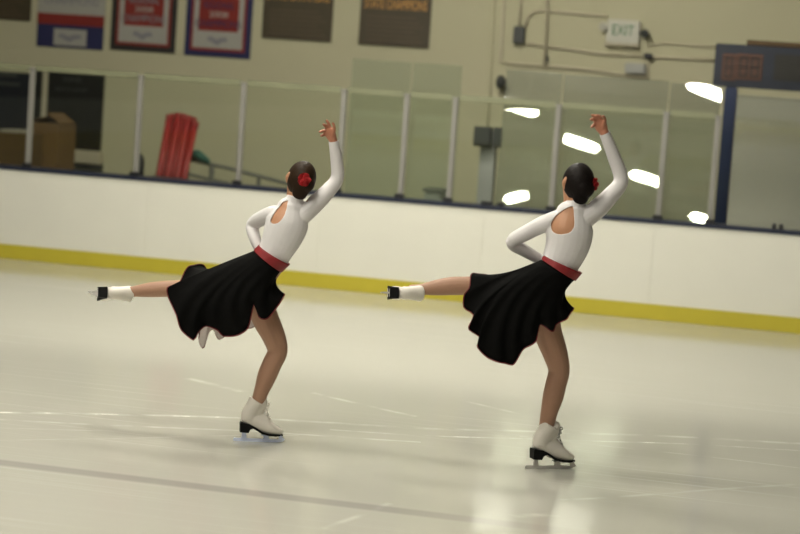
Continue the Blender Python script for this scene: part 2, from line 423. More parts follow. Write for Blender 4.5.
tall(PX[4]+.01, PX[5]+.01, 2.335, M['glass_tall'], 0, BY+.2, 'taller greenish glass pane below the right end of the second brown plaque')
TL = math.radians(6.0)
xa = onY(499, 140, BY+.15).x
tall(xa, PX[6]-.02, 2.34, M['glass_refl'], TL, BY+.15, 'taller glass pane mirroring a slanted lamp left of the right skater\'s head')
tall(PX[6]+.0, PX[7]-.02, 2.33, M['glass_refl'], TL, BY+.15, 'taller glass pane mirroring lamps around the right skater\'s raised arm')
tall(PX[7]+.0, onY(716, 140, BY+.15).x, 2.32, M['glass_refl'], TL, BY+.15, 'taller glass pane mirroring a lamp beside the dark scoreboard')
xa = onY(733, 150, BY+.06).x
o = tall(xa, xa+1.75, 2.235, M['glass_mirror'], -math.radians(.85), BY+.06, 'hazy grey shield at the right edge mirroring the far side of the rink', math.radians(3.0), 'acrylic_shield', None)
for px in (774, 781):
    X = onY(px, 231, BY+.06).x
    bm = bmesh.new(); box(bm, X-.02, X+.02, BY+.0, BY+.05, .9755, 1.03, bev=.006)
    props(link('glass_clip', bm, M['black'], origin=(X, BY+.06, .975)), 'small black clip on the cap rail, %s of the pair under the grey shield' % ('left' if px < 778 else 'right'), 'clip', 'clips under the grey shield')

# ------------------------------------------------------------------ things on the wall
def W(px, py, Y=WY): return onY(px, py, Y)
def sheet(name, x0, x1, z0, z1, y1, th, material, parent=None, bev=0):
    bm = bmesh.new(); box(bm, x0, x1, y1-th, y1, z0, z1, bev=bev); return link(name, bm, material, parent)
def logo(parent, cx, cz, w, y, m):
    bm = bmesh.new()
    for k in range(5):
        t = (k-2)/2.4; ball(bm, Vector((cx+t*w*.42, y, cz+.02*math.cos(k*1.7))), w*.15, .003, .035-.008*abs(t), sub=2)
    box(bm, cx-w*.5, cx+w*.5, y-.002, y+.002, cz-.006, cz+.008)
    link('emblem', bm, m, parent)
def banner(px0, px1, pyb, height, lb, border, inner, style):
    a, b = W(px0, pyb), W(px1, pyb+(px1-px0)*.07)
    z0 = (a.z+b.z)/2; x0, x1 = a.x, b.x; w = x1-x0; cx = (x0+x1)/2; z1 = z0+height; y = WY-.001
    r = empty('banner', (cx, WY, z0), lb, 'banner', 'banners on the wall')
    sheet('cloth', x0, x1, z0, z1, y, .012, border, r, .003)
    if style == 'arch':
        m1 = w*.085
        sheet('inner_border', x0+m1, x1-m1, z0+m1, z1-m1, y-.012, .004, inner, r)
        m2 = w*.125
        sheet('field', x0+m2, x1-m2, z0+m2, z1-m2, y-.016, .004, M['ban_white'], r)
        zb = z0+.315
        sheet('red_block', x0+w*.20, x1-w*.20, zb, z1-m2-.1, y-.020, .004, M['ban_red'], r)
        tm = M['ban_blue'] if border is M['ban_blue'] else M['ban_grey']
        link('lettering', text_mesh('CHAMPIONS', .13, cx, y-.026, zb+.085, width=w*.68), tm, r)
        link('date', text_mesh('2008', .10, cx, y-.026, zb+.20, width=w*.28), M['ban_white'], r)
        link('headline', text_mesh('REGIONAL', .12, cx, y-.026, zb+.31, width=w*.46), tm, r)
        logo(r, cx, z0+.20, w*.30, y-.024, M['ban_grey'])
    else:
        sheet('red_stripe', x0+.0, x1, z0+.285, z0+.42, y-.012, .004, M['ban_red'], r)
        sheet('field', x0, x1, z0+.42, z1, y-.012, .004, M['ban_white'], r)
        sheet('white_patch', cx-w*.24, cx+w*.25, z0+.03, z0+.235, y-.012, .004, M['ban_white'], r)
        logo(r, cx, z0+.13, w*.34, y-.018, M['ban_grey'])
        link('lettering', text_mesh('CHAMPIONS', .15, cx, y-.017, z0+.58, width=w*.8), M['ban_grey'], r)
    return r
banner(36.5, 103, 46, 1.45, 'white banner with red stripe over a blue bottom band and white patch', M['ban_blue'], None, 'stripe')
banner(110, 175, 49.5, 1.45, 'white banner with black and red border and red block', M['frame_black'], M['ban_red'], 'arch')
banner(184, 250, 55, 1.45, 'white banner with blue and red border and red block', M['ban_blue'], M['ban_red'], 'arch')
def plaque(px0, px1, pyb, height, lb, ztext, txt='STATE CHAMPIONS'):
    a, b = W(px0, pyb), W(px1, pyb+(px1-px0)*.07)
    z0 = (a.z+b.z)/2; x0, x1 = a.x, b.x; w = x1-x0; cx = (x0+x1)/2; y = WY-.001
    r = empty('plaque', (cx, WY, z0), lb, 'plaque', 'brown plaques on the wall')
    sheet('board', x0, x1, z0, z0+height, y, .03, M['bronze'], r, .006)
    for k in range(6):
        sheet('text_line', x0+w*.1, x1-w*(.1+.05*(k % 3)), z0+.06+k*.055, z0+.075+k*.055, y-.03, .003, M['bronze_line'], r)
    if txt: link('lettering', text_mesh(txt, .15, cx, y-.034, z0+ztext, width=w*.88, tallness=1.15), M['amber'], r)
plaque(262, 331.5, 37.5, .95, 'brown plaque with amber lettering beside the blue bordered banner', .52)
plaque(358.5, 429, 44, .95, 'brown plaque with amber lettering, farthest right of the brown plaques', .49)
plaque(-48, 31, 16, .9, 'brown plaque cut by the left edge beside the striped banner', .5, None)

# exit sign with two lamp heads
a, b = W(607.5, 18), W(640, 46)
c = (a+b)/2
ex = empty('exit_sign', (c.x, WY, c.z), 'EXIT sign with green letters and two small lamp heads on the wall', 'exit sign')
x0, x1, z0, z1 = c.x-.19, c.x+.19, c.z-.135, c.z+.135
sheet('case', x0, x1, z0, z1, WY-.001, .09, M['exit_white'], ex, .015)
link('lettering', text_mesh('EXIT', .17, c.x, WY-.095, c.z+.01, width=.25), M['exit_green'], ex)
sheet('bottom_lip', x0-.01, x1+.01, z0-.03, z0, WY-.001, .1, M['conduit'], ex, .006)
for s, px, py in ((-1, 603.5, 26), (1, 645, 33)):
    p = W(px, py, WY-.1); bm = bmesh.new(); tube(bm, [(Vector((p.x, WY-.02, p.z)), .035), (Vector((p.x, WY-.09, p.z)), .045), (Vector((p.x, WY-.13, p.z-.01)), .05)], n=14, sub=1, flat=True)
    tube(bm, [(Vector((p.x, WY-.05, p.z)), .016), (Vector((c.x+s*.18, WY-.05, c.z)), .016)], sub=1, n=8)
    link('lamp_head', bm, M['exit_white'] if s < 0 else M['dark_box'], ex)
# conduits
def conduit(pts, lb, r=.017, m=None, o=.022):
    ps = [(Vector((W(x, y, WY-.025).x, WY-o, W(x, y, WY-.025).z)), r) for x, y in pts]
    bm = bmesh.new(); tube(bm, ps, n=10, sub=1, caps=True, flat=True)
    props(link('conduit', bm, m or M['conduit'], smooth=True, origin=ps[0][0]), lb, 'pipe', 'conduits on the wall')
conduit([(522.5, -30), (519.5, 26)], 'vertical wall conduit running up from the dark switch box')
conduit([(525, 27), (527.5, 18), (533, 12), (540, 10.5), (570, 13), (600, 15.5), (608, 16.5)], 'bent conduit from the dark switch box across to the EXIT sign')
conduit([(526, 43.5), (560, 48), (600, 53.5), (646, 56.5)], 'conduit running from the dark switch box to the black junction below the EXIT sign')
conduit([(648, 57), (680, 58.5), (716, 60)], 'conduit from the black junction to the scoreboard')
conduit([(506, -30), (500.5, 62), (516, 64), (560, 67), (600, 71), (628, 76), (648, 77.5), (648.5, 61)], 'long conduit running down the wall then under the grey box')
conduit([(549, -30), (545, 68)], 'vertical wall conduit between the switch box and the EXIT sign', .015, None, .062)
conduit([(496, -30), (482, 215)], 'tall faint vertical pipe on the wall left of the switch box', .02, M['wall'])
conduit([(648, 46), (664, 43), (700, 46), (716, 47)], 'thin conduit from the EXIT sign lamp to the scoreboard', .01)
def wallbox(px, py, w, h, m, name, lb, cat, d=.09):
    p = W(px, py, WY-d); r = empty(name, (p.x, WY, p.z), lb, cat)
    sheet('case', p.x-w/2, p.x+w/2, p.z-h/2, p.z+h/2, WY-.001, d, m, r, .01)
    sheet('cover', p.x-w*.42, p.x+w*.42, p.z-h*.44, p.z+h*.44, WY-d, .012, m, r, .004)
    return r
wallbox(518.5, 35, .13, .20, M['dark_box'], 'switch_box', 'dark grey switch box on the wall left of the EXIT sign', 'switch box')
wallbox(648, 56, .10, .06, M['black'], 'junction_box', 'small black junction box below the EXIT sign', 'junction box')
wallbox(635, 68.5, .24, .12, M['grey_box'], 'grey_box', 'plain grey box on the wall below the EXIT sign', 'box')
wallbox(546, 59, .055, .07, M['dark_box'], 'pipe_clamp', 'tiny dark clamp at the foot of the vertical conduit', 'clamp', .05)
p = W(500, 82, WY-.2)
sp = empty('camera_dome', (p.x, WY, p.z), 'small dark round device on the wall above the leftmost mirrored lamp', 'camera')
bm = bmesh.new(); ball(bm, Vector((p.x, WY-.14, p.z)), .06, .08, .08); link('housing', bm, M['dark_box'], sp, True)
bm = bmesh.new(); cyl(bm, (p.x, WY-.08, p.z+.02), (p.x, WY, p.z+.02), .025); link('bracket', bm, M['dark_box'], sp)

# dark panels, boxes at the left
a, b = W(36, 69), W(104.5, 77); zt = (a.z+b.z)/2
z0 = W(70, 149).z; xL, xR = W(37, 69).x, W(103.5, 112).x
pn = empty('wall_panel', ((xL+xR)/2, WY, z0), 'tall black panel with faint lettering on the wall behind the glass', 'panel')
sheet('board', xL, xR, z0, zt+.06, WY-.001, .06, M['dark_panel'], pn, .006)
link('lettering', text_mesh('RINK', .10, W(75, 80).x, WY-.064, W(75, 80).z, width=.26), M['faint'], pn)
link('subtitle', text_mesh('SKATE SHOP', .07, W(73, 91).x, WY-.064, W(73, 90).z, width=.42), M['faint'], pn)
xM0, xM1 = W(43, 95).x, W(49.5, 95).x
sheet('trim_strip', xM0+.02, xM1, W(45, 128).z, zt+.06, WY-.06, .02, M['conduit'], pn)
xN0, xN1 = xL-1.3, xL-.02
pn = empty('navy_panel', ((xN0+xN1)/2, WY, z0), 'dark navy panel cut by the left edge of the picture', 'panel')
sheet('board', xN0, xN1, z0-.1, zt-.04, WY-.001, .05, M['navy_panel'], pn, .006)
sheet('faint_band', xN0+.2, W(22, 80).x, W(10, 86).z, W(10, 82).z, WY-.05, .004, M['faint'], pn)
sheet('faint_heading', xN0+.3, W(19, 74).x, W(10, 77).z, W(10, 72).z, WY-.05, .004, M['faint'], pn)
# ledge under the black panel
lz = W(82, 153).z
ld = empty('wall_ledge', (W(82, 153).x, WY, lz), 'low cream ledge on the wall under the black panel', 'ledge')
sheet('shelf', W(61, 153).x, W(104, 155).x, lz-.12, lz+.04, WY-.001, .16, M['conduit'], ld, .006)
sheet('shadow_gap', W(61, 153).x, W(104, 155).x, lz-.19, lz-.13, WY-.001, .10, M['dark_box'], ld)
def carton(px0, px1, pyt, Y, d, lb, m, flap=True, paper=False):
    a, b = onY(px0, pyt, Y), onY(px1, pyt+(px1-px0)*.07, Y); zt = (a.z+b.z)/2; x0, x1 = a.x, b.x
    r = empty('cardboard_box', ((x0+x1)/2, Y+d/2, 0), lb, 'box', 'brown boxes behind the glass')
    bm = bmesh.new(); box(bm, x0, x1, Y, Y+d, 0, zt, bev=.008); link('body', bm, m, r)
    if flap:
        bm = bmesh.new(); T = Matrix.Translation((x0, Y+d*.5, zt)) @ Matrix.Rotation(math.radians(-20), 4, 'Y')
        box(bm, 0, .22, -d*.45, d*.45, 0, .008, T)
        T = Matrix.Translation((x1, Y+d*.5, zt)) @ Matrix.Rotation(math.radians(35), 4, 'Y'); box(bm, -.2, 0, -d*.45, d*.45, 0, .008, T)
        link('flap', bm, m, r)
    if paper:
        bm = bmesh.new(); box(bm, x1-.32, x1-.1, Y+.05, Y+d-.05, zt+.001, zt+.035, bev=.004)
        props(link('paper_stack', bm, M['paper'], origin=((x0+x1)/2, Y+d/2, zt)), 'pale stack of paper on top of the brown box at the left edge', 'paper')
carton(29, 59, 122, BY+1.6, .5, 'tall brown cardboard box with open flaps right of the leftmost post', M['card'])
carton(-16, 25, 131, BY+1.0, .5, 'brown box topped by pale paper at the left edge', M['card_dark'], False, True)

# leaning bundle of red tubes
base = onY(171, 190, BY+1.4)
tops = [(169, 119), (173.5, 118), (178.5, 117.5), (183.5, 118.5), (188, 120), (192.5, 121.5), (195, 126)]
bots = [(157, 186), (161.5, 186), (166, 187), (170.5, 187), (175, 187.5), (179, 188), (182, 188)]
ords = ['leftmost', 'second from left', 'third from left', 'middle', 'third from right', 'second from right', 'rightmost']
for i, ((tx, ty), (bx, by)) in enumerate(zip(tops, bots)):
    y = BY+1.4+(.09 if i % 2 else 0)
    t, bb = onY(tx, ty, y+.12), onY(bx, by, y)
    d = (bb-t).normalized(); k = (t.z)/(-d.z); ft = t+d*(k-.02)
    rr = empty('red_tube', (ft.x, ft.y, 0), 'red plastic tube in the leaning bundle, %s of seven' % ords[i], 'tube', 'red tubes leaning behind the glass')
    bm = bmesh.new(); tube(bm, [(ft+Vector((0, 0, .035)), .036), (t, .036)], n=14, sub=1, flat=True); link('shaft', bm, M['red_tube'], rr, True)
    bm = bmesh.new(); tube(bm, [(t-d*.0, .041), (t-d*.05, .041)], n=14, sub=1, flat=True); link('end_collar', bm, M['red_tube'], rr)
sx0, sx1 = onY(156, 175, BY+1.3), onY(188, 176, BY+1.3)
bm = bmesh.new(); box(bm, sx0.x, sx1.x, BY+1.15, BY+1.18, sx0.z-.08, sx0.z+.0, bev=.01)
for xx in (sx0.x, sx1.x-.03): box(bm, xx, xx+.03, BY+1.15, BY+1.18, 0, sx0.z-.08)
props(link('tube_rack', bm, M['dark_box'], origin=(sx0.x, BY+1.3, 0)), 'low dark rack bar in front of the red tubes', 'rack')
# grey railing sloping away to the right
ra = empty('hand_rail', (onY(235, 180, BY+1.8).x, BY+1.8, 0), 'low dark grey railing behind the glass left of the left skater\'s head', 'railing')
q = [onY(186, 158, BY+1.8), onY(205, 163, BY+1.8), onY(228, 168, BY+1.8), onY(262, 177, BY+1.8), onY(300, 187, BY+1.8)]
bm = bmesh.new(); tube(bm, [(v, .022) for v in q], n=10, sub=1); link('top_rail', bm, M['rail'], ra, True)
bm = bmesh.new(); tube(bm, [(v-Vector((0, 0, .17)), .018) for v in q], n=10, sub=1); link('lower_rail', bm, M['rail'], ra, True)
for px, py in ((188, 159), (212, 165), (259, 176), (292, 185)):
    v = onY(px, py, BY+1.8); bm = bmesh.new(); cyl(bm, (v.x, v.y, 0), (v.x, v.y, v.z), .032 if px == 212 else .024); link('upright', bm, M['rail'], ra)
v = onY(198, 157.5, BY+1.75); bm = bmesh.new()
tube(bm, [(v+Vector((-.10, 0, .0)), .03), (v+Vector((-.02, 0, .04)), .05), (v+Vector((.06, 0, .0)), .045), (v+Vector((.12, 0, -.03)), .03)], n=12)
props(link('teal_cloth', remesh(bm, .012, 2), M['teal'], smooth=True, origin=v), 'bunched teal cloth lying on the railing beside the red tubes', 'cloth')
v = onY(139.5, 162, BY+.9); vt = onY(139.5, 156, BY+.9)
bm = bmesh.new(); tube(bm, [(Vector((v.x, v.y, .02)), .05), (Vector((v.x, v.y, v.z-.1)), .055), (Vector((v.x, v.y, vt.z-.03)), .05), (Vector((v.x, v.y, vt.z)), .03)], n=12)
props(link('black_bag', bm, M['black'], smooth=True, origin=(v.x, v.y, 0)), 'slim black bag standing behind the second post from left', 'bag')
v0, v1 = onY(424, 188, BY+1.5), onY(441, 189, BY+1.5)
bm = bmesh.new(); box(bm, v0.x, v1.x, BY+1.5, BY+1.9, 0, v0.z-.04, bev=.02); r = link('grey_bin', bm, M['grey_box'], origin=(v0.x, BY+1.6, 0))
props(r, 'low grey bin behind the glass right of the left skater', 'bin')
bm = bmesh.new(); box(bm, v0.x-.015, v1.x+.015, BY+1.485, BY+1.915, v0.z-.04, v0.z, bev=.01); link('lid', bm, M['rail'], r)
# grey column with two dark boxes
c0, c1 = onY(480, 150, BY+1.1), onY(495, 150, BY+1.1)
bm = bmesh.new(); box(bm, c0.x, c1.x, BY+1.1, BY+1.25, 0, onY(487, 130, BY+1.1).z, bev=.01)
o = props(link('grey_column', bm, M['column'], origin=(c0.x, BY+1.1, 0)), 'pale grey column behind the glass carrying two dark boxes', 'column')
for (pa, pb, ya, yb, lb) in ((475, 490.5, 126, 147, 'wider dark box mounted on the pale grey column'), (494, 500.5, 127, 148, 'narrow dark box mounted on the pale grey column')):
    q0, q1 = onY(pa, ya, BY+1.05), onY(pb, yb, BY+1.05)
    r = empty('control_box', ((q0.x+q1.x)/2, BY+1.09, q1.z), lb, 'control box', 'dark boxes on the column')
    bm = bmesh.new(); box(bm, q0.x, q1.x, BY+1.0, BY+1.099, q1.z, q0.z, bev=.008); link('case', bm, M['dark_box'], r)
    bm = bmesh.new(); box(bm, q0.x+.02, q1.x-.02, BY+.99, BY+1.0, q1.z+.02, q0.z-.02, bev=.003); link('cover', bm, M['dark_box'], r)
for px, w, lb in ((487, .06, 'wide black clip on the cap rail below the grey column'), (501, .035, 'small black clip on the cap rail right of the grey column')):
    X = onY(px, 207, BY+.06).x; bm = bmesh.new(); box(bm, X-w, X+w, BY+.022, BY+.053, .976, 1.015, bev=.006)
    props(link('glass_clip', bm, M['black'], origin=(X, BY+.05, .976)), lb, 'clip', 'clips under the grey column')

# scoreboard with its post
SY = BY+.75
a, b = onY(716, 43, SY), onY(716, 86, SY)
sx, szt, szb = a.x, a.z, b.z
sb = empty('scoreboard', (sx+.6, SY, szb), 'dark blue unlit scoreboard with brown digit windows at the right edge', 'scoreboard')
bm = bmesh.new(); box(bm, sx, sx+1.5, SY, SY+.14, szb, szt, bev=.01); link('cabinet', bm, M['sb_blue'], sb)
def seg8(x, z, w, h, y, bm):
    t = w*.2
    for (u0, u1, v0, v1) in ((0, 1, 0, t/h), (0, 1, .5-t/h/2, .5+t/h/2), (0, 1, 1-t/h, 1), (0, .2, 0, 1), (.8, 1, 0, 1)):
        box(bm, x+u0*w, x+u1*w, y-.004, y, z+v0*h, z+v1*h)
for (pa, pb) in ((723, 735), (737.5, 761)):
    q0, q1 = onY(pa, 53, SY), onY(pb, 83, SY)
    bm = bmesh.new(); box(bm, q0.x, q1.x, SY-.012, SY, q1.z+.02, q0.z, bev=.003); wn = link('digit_window', bm, M['sb_brown'], sb)
    w = q1.x-q0.x; bm = bmesh.new()
    if w < .2: seg8(q0.x+w*.25, q1.z+.05, w*.5, (q0.z-q1.z)*.7, SY-.012, bm)
    else:
        for k in (.12, .56): seg8(q0.x+w*k, q1.z+.05, w*.32, (q0.z-q1.z)*.7, SY-.012, bm)
    link('segments', bm, M['sb_dark'], wn)
q0, q1 = onY(775, 56, SY), onY(800, 86, SY)
bm = bmesh.new(); box(bm, q0.x, sx+1.45, SY-.012, SY, q1.z+.04, q0.z+.02, bev=.003); link('display', bm, M['sb_disp'], sb)
bm = bmesh.new(); box(bm, sx+.3, sx+1.5, SY+.0, SY+.2, szt+.001, szt+.05, bev=.006); link('top_bracket', bm, M['card_dark'], sb)
p0 = onY(721, 150, SY)
bm = bmesh.new(); box(bm, onY(721.5, 130, SY).x, onY(734, 130, SY).x, SY+.01, SY+.13, 0, szb, bev=.012)
props(link('scoreboard_post', bm, M['sb_blue_l'], origin=(p0.x, SY+.06, 0)), 'blue steel post carrying the scoreboard', 'post')

# ------------------------------------------------------------------ ceiling lamps and added low rows
def lamp_mesh():
    a = bmesh.new(); tube(a, [(Vector((-.58, 0, 0)), .15, .085), (Vector((.58, 0, 0)), .15, .085)], ref=(0, 0, 1), n=16, sub=1)
    m1 = bpy.data.meshes.new('lens'); a.to_mesh(m1); a.free(); m1.materials.append(M['lamp'])
    b = bmesh.new(); box(b, -.66, .66, -.17, .17, .075, .2, bev=.03); cyl(b, (-.4, 0, .2), (-.4, 0, 2.4), .012, 6); cyl(b, (.4, 0, .2), (.4, 0, 2.4), .012, 6)
    m2 = bpy.data.meshes.new('housing'); b.to_mesh(m2); b.free(); m2.materials.append(M['housing'])
    return m1, m2
LM = lamp_mesh()
LAMPS = [(-8.41, -10.0), (-7.31, -14.2), (-5.9, -18.9), (-10.7, -24.4), (-3.39, -6.7), (-4.56, -25.9)]
for y in (3.2, 6.6, 10, 13.4, 16.6):  # unseen low rows, added to brighten the middle and darken the sides
    for x in (-5.0, -3.8): LAMPS.append((x, y, 6.3))
for i, L_ in enumerate(LAMPS):
    x, y = L_[:2]; z = L_[2] if len(L_) > 2 else 8.0  # hung on rods from the joists
    if i == 0: r0 = r = empty('ceiling_lamp', (x, y, z), 'opal rink ceiling lamp above the ice', 'lamp', 'rink ceiling lamps')
    else:
        r = r0.copy(); COL.objects.link(r); r.location = (x, y, z)
    for nm, me in (('lens', LM[0]), ('housing', LM[1])):
        o = bpy.data.objects.new(nm, me); COL.objects.link(o); o.parent = r
    r.rotation_euler = (0, 0, math.radians(58 if i == 3 else -58))

# ------------------------------------------------------------------ skaters
def rose(c, nrm, rad, parent):
    nrm = nrm.normalized(); up = Vector((0, 0, 1)); s = nrm.cross(up)
    if s.length < .2: s = nrm.cross(Vector((1, 0, 0)))
    s.normalize(); u = s.cross(nrm)
    bm = bmesh.new()
    for layer, (n, r0, w, lift) in enumerate(((6, 1.0, .62, .05), (5, .72, .52, .28), (4, .45, .42, .5), (3, .22, .30, .7))):
        for k in range(n):
            a = 2*PI*k/n+layer*.5
            d = s*math.cos(a)+u*math.sin(a); t = nrm.cross(d)
            grid = []
            for i in range(5):
                row = []
                for j in range(5):
                    p, q = i/4, (j-2)/2
                    ww = w*math.sin(PI*(.18+.72*p))*1.1
                    h = lift + .45*p*p*(1-.5*layer/3) - .25*q*q*p + .1
                    row.append(bm.verts.new(c + (d*(r0*(.15+.85*p)) + t*(q*ww) + nrm*h)*rad))
                grid.append(row)
            for i in range(4):
                for j in range(4): bm.faces.new((grid[i][j], grid[i][j+1], grid[i+1][j+1], grid[i+1][j]))
    ball(bm, c+nrm*rad*.3, rad*.5, rad*.5, rad*.5, sub=2)
    o = link('hair_flower', bm, M['rose'], parent, True); o['label'] = 'red rose in the hair'
    return o

def boot(parent, O, ax, az, k, laces, blade_m, lab):
    """figure skate: O under the ankle on the blade's edge, ax towards the toe, az up the leg"""
    ax = ax.normalized(); az = (az-ax*az.dot(ax)).normalized(); ay = az.cross(ax)
    def P(x, z, y=0): return O + ax*(x*k) + ay*(y*k) + az*(z*k)
    bm = bmesh.new()
    tube(bm, [(P(-.068, .128), .031*k, .030*k), (P(-.03, .118), .034*k, .042*k), (P(.02, .098), .037*k, .048*k), (P(.06, .080), .039*k, .037*k), (P(.10, .066), .036*k, .025*k), (P(.120, .061), .027*k, .019*k)], ref=az, n=18)
    tube(bm, [(P(-.054, .125), .038*k, .044*k), (P(-.050, .155), .037*k, .047*k), (P(-.032, .19), .041*k, .046*k), (P(-.012, .226), .047*k, .050*k)], ref=ax, n=18, flat=True)
    tube(bm, [(P(-.02, .16), .022*k), (P(.025, .135), .024*k), (P(.06, .10), .022*k)], n=12)
    tube(bm, [(P(.0, .17), .030*k), (P(.012, .20), .029*k), (P(.020, .226), .024*k)], ref=ax, n=12)
    me = remesh(bm, .0045*k, 4)
    b = link('skate_boot', me, M['boot'], parent, True); b['label'] = lab
    # sole and heel
    def slab(name, prof, w0, m):
        bm = bmesh.new(); L_, R_ = [], []
        for (x, z, w) in prof:
            L_.append(bm.verts.new(P(x, z, w))); R_.append(bm.verts.new(P(x, z, -w)))
        bm.faces.new(L_); bm.faces.new(R_[::-1]); n = len(prof)
        for i in range(n): bm.faces.new((L_[i], R_[i], R_[(i+1) % n], L_[(i+1) % n]))
        bmesh.ops.triangulate(bm, faces=[f for f in bm.faces if len(f.verts) > 4])
        return link(name, bm, m, b)
    slab('heel', [(-.100, .098, .031), (-.098, .052, .028), (-.052, .050, .027), (-.042, .070, .030), (-.02, .080, .032), (-.045, .096, .032)], 0, M['sole'])
    slab('sole', [(-.098, .104, .031), (-.05, .100, .032), (-.015, .084, .033), (.025, .060, .036), (.06, .050, .038), (.10, .047, .035), (.138, .048, .016),
                  (.139, .040, .016), (.10, .038, .036), (.06, .040, .040), (.02, .050, .037), (-.02, .073, .034), (-.055, .09, .033), (-.098, .096, .031)], 0, M['sole'])
    bm = bmesh.new()
    def pl(prof, w):
        L_ = [bm.verts.new(P(x, z, w)) for x, z in prof]; R_ = [bm.verts.new(P(x, z, -w)) for x, z in prof]
        bm.faces.new(L_); bm.faces.new(R_[::-1]); n = len(prof)
        for i in range(n): bm.faces.new((L_[i], R_[i], R_[(i+1) % n], L_[(i+1) % n]))
    pl([(-.132, .004), (-.128, 0), (-.05, -.0), (.05, 0), (.118, .001), (.140, .006), (.152, .016), (.146, .024), (.12, .017), (-.128, .017)], .0035)
    pl([(-.088, .016), (-.058, .016), (-.064, .052), (-.084, .052)], .005); pl([(.030, .016), (.066, .016), (.058, .042), (.040, .042)], .005)
    pl([(.118, .016), (.146, .020), (.134, .042), (.118, .042)], .005)
    pl([(-.094, .049), (-.052, .049), (-.052, .0525), (-.094, .0525)], .022); pl([(.022, .038), (.13, .038), (.13, .042), (.022, .042)], .024)
    bmesh.ops.triangulate(bm, faces=[f for f in bm.faces if len(f.verts) > 4])
    link('blade', bm, blade_m, b)
    bm = bmesh.new()
    st = [(.062, .119), (.050, .137), (.040, .155), (.034, .172), (.040, .19), (.044, .208)]
    for (x0_, z0_), (x1_, z1_) in zip(st, st[1:]):
        for s in (-1, 1): tube(bm, [(P(x0_, z0_, -.016*s), .003*k), (P((x0_+x1_)/2+.012, (z0_+z1_)/2+.004, 0), .003*k), (P(x1_, z1_, .016*s), .003*k)], n=6, sub=2)
    for s in (-1, 1):
        tube(bm, [(P(.045, .212, 0), .0035*k), (P(.053, .220, .012*s), .003*k), (P(.053, .210, .020*s), .003*k), (P(.048, .206, .004*s), .003*k), (P(.050, .188, .014*s), .0028*k)], n=6, sub=3)
    link('laces', bm, laces, b)
    return b

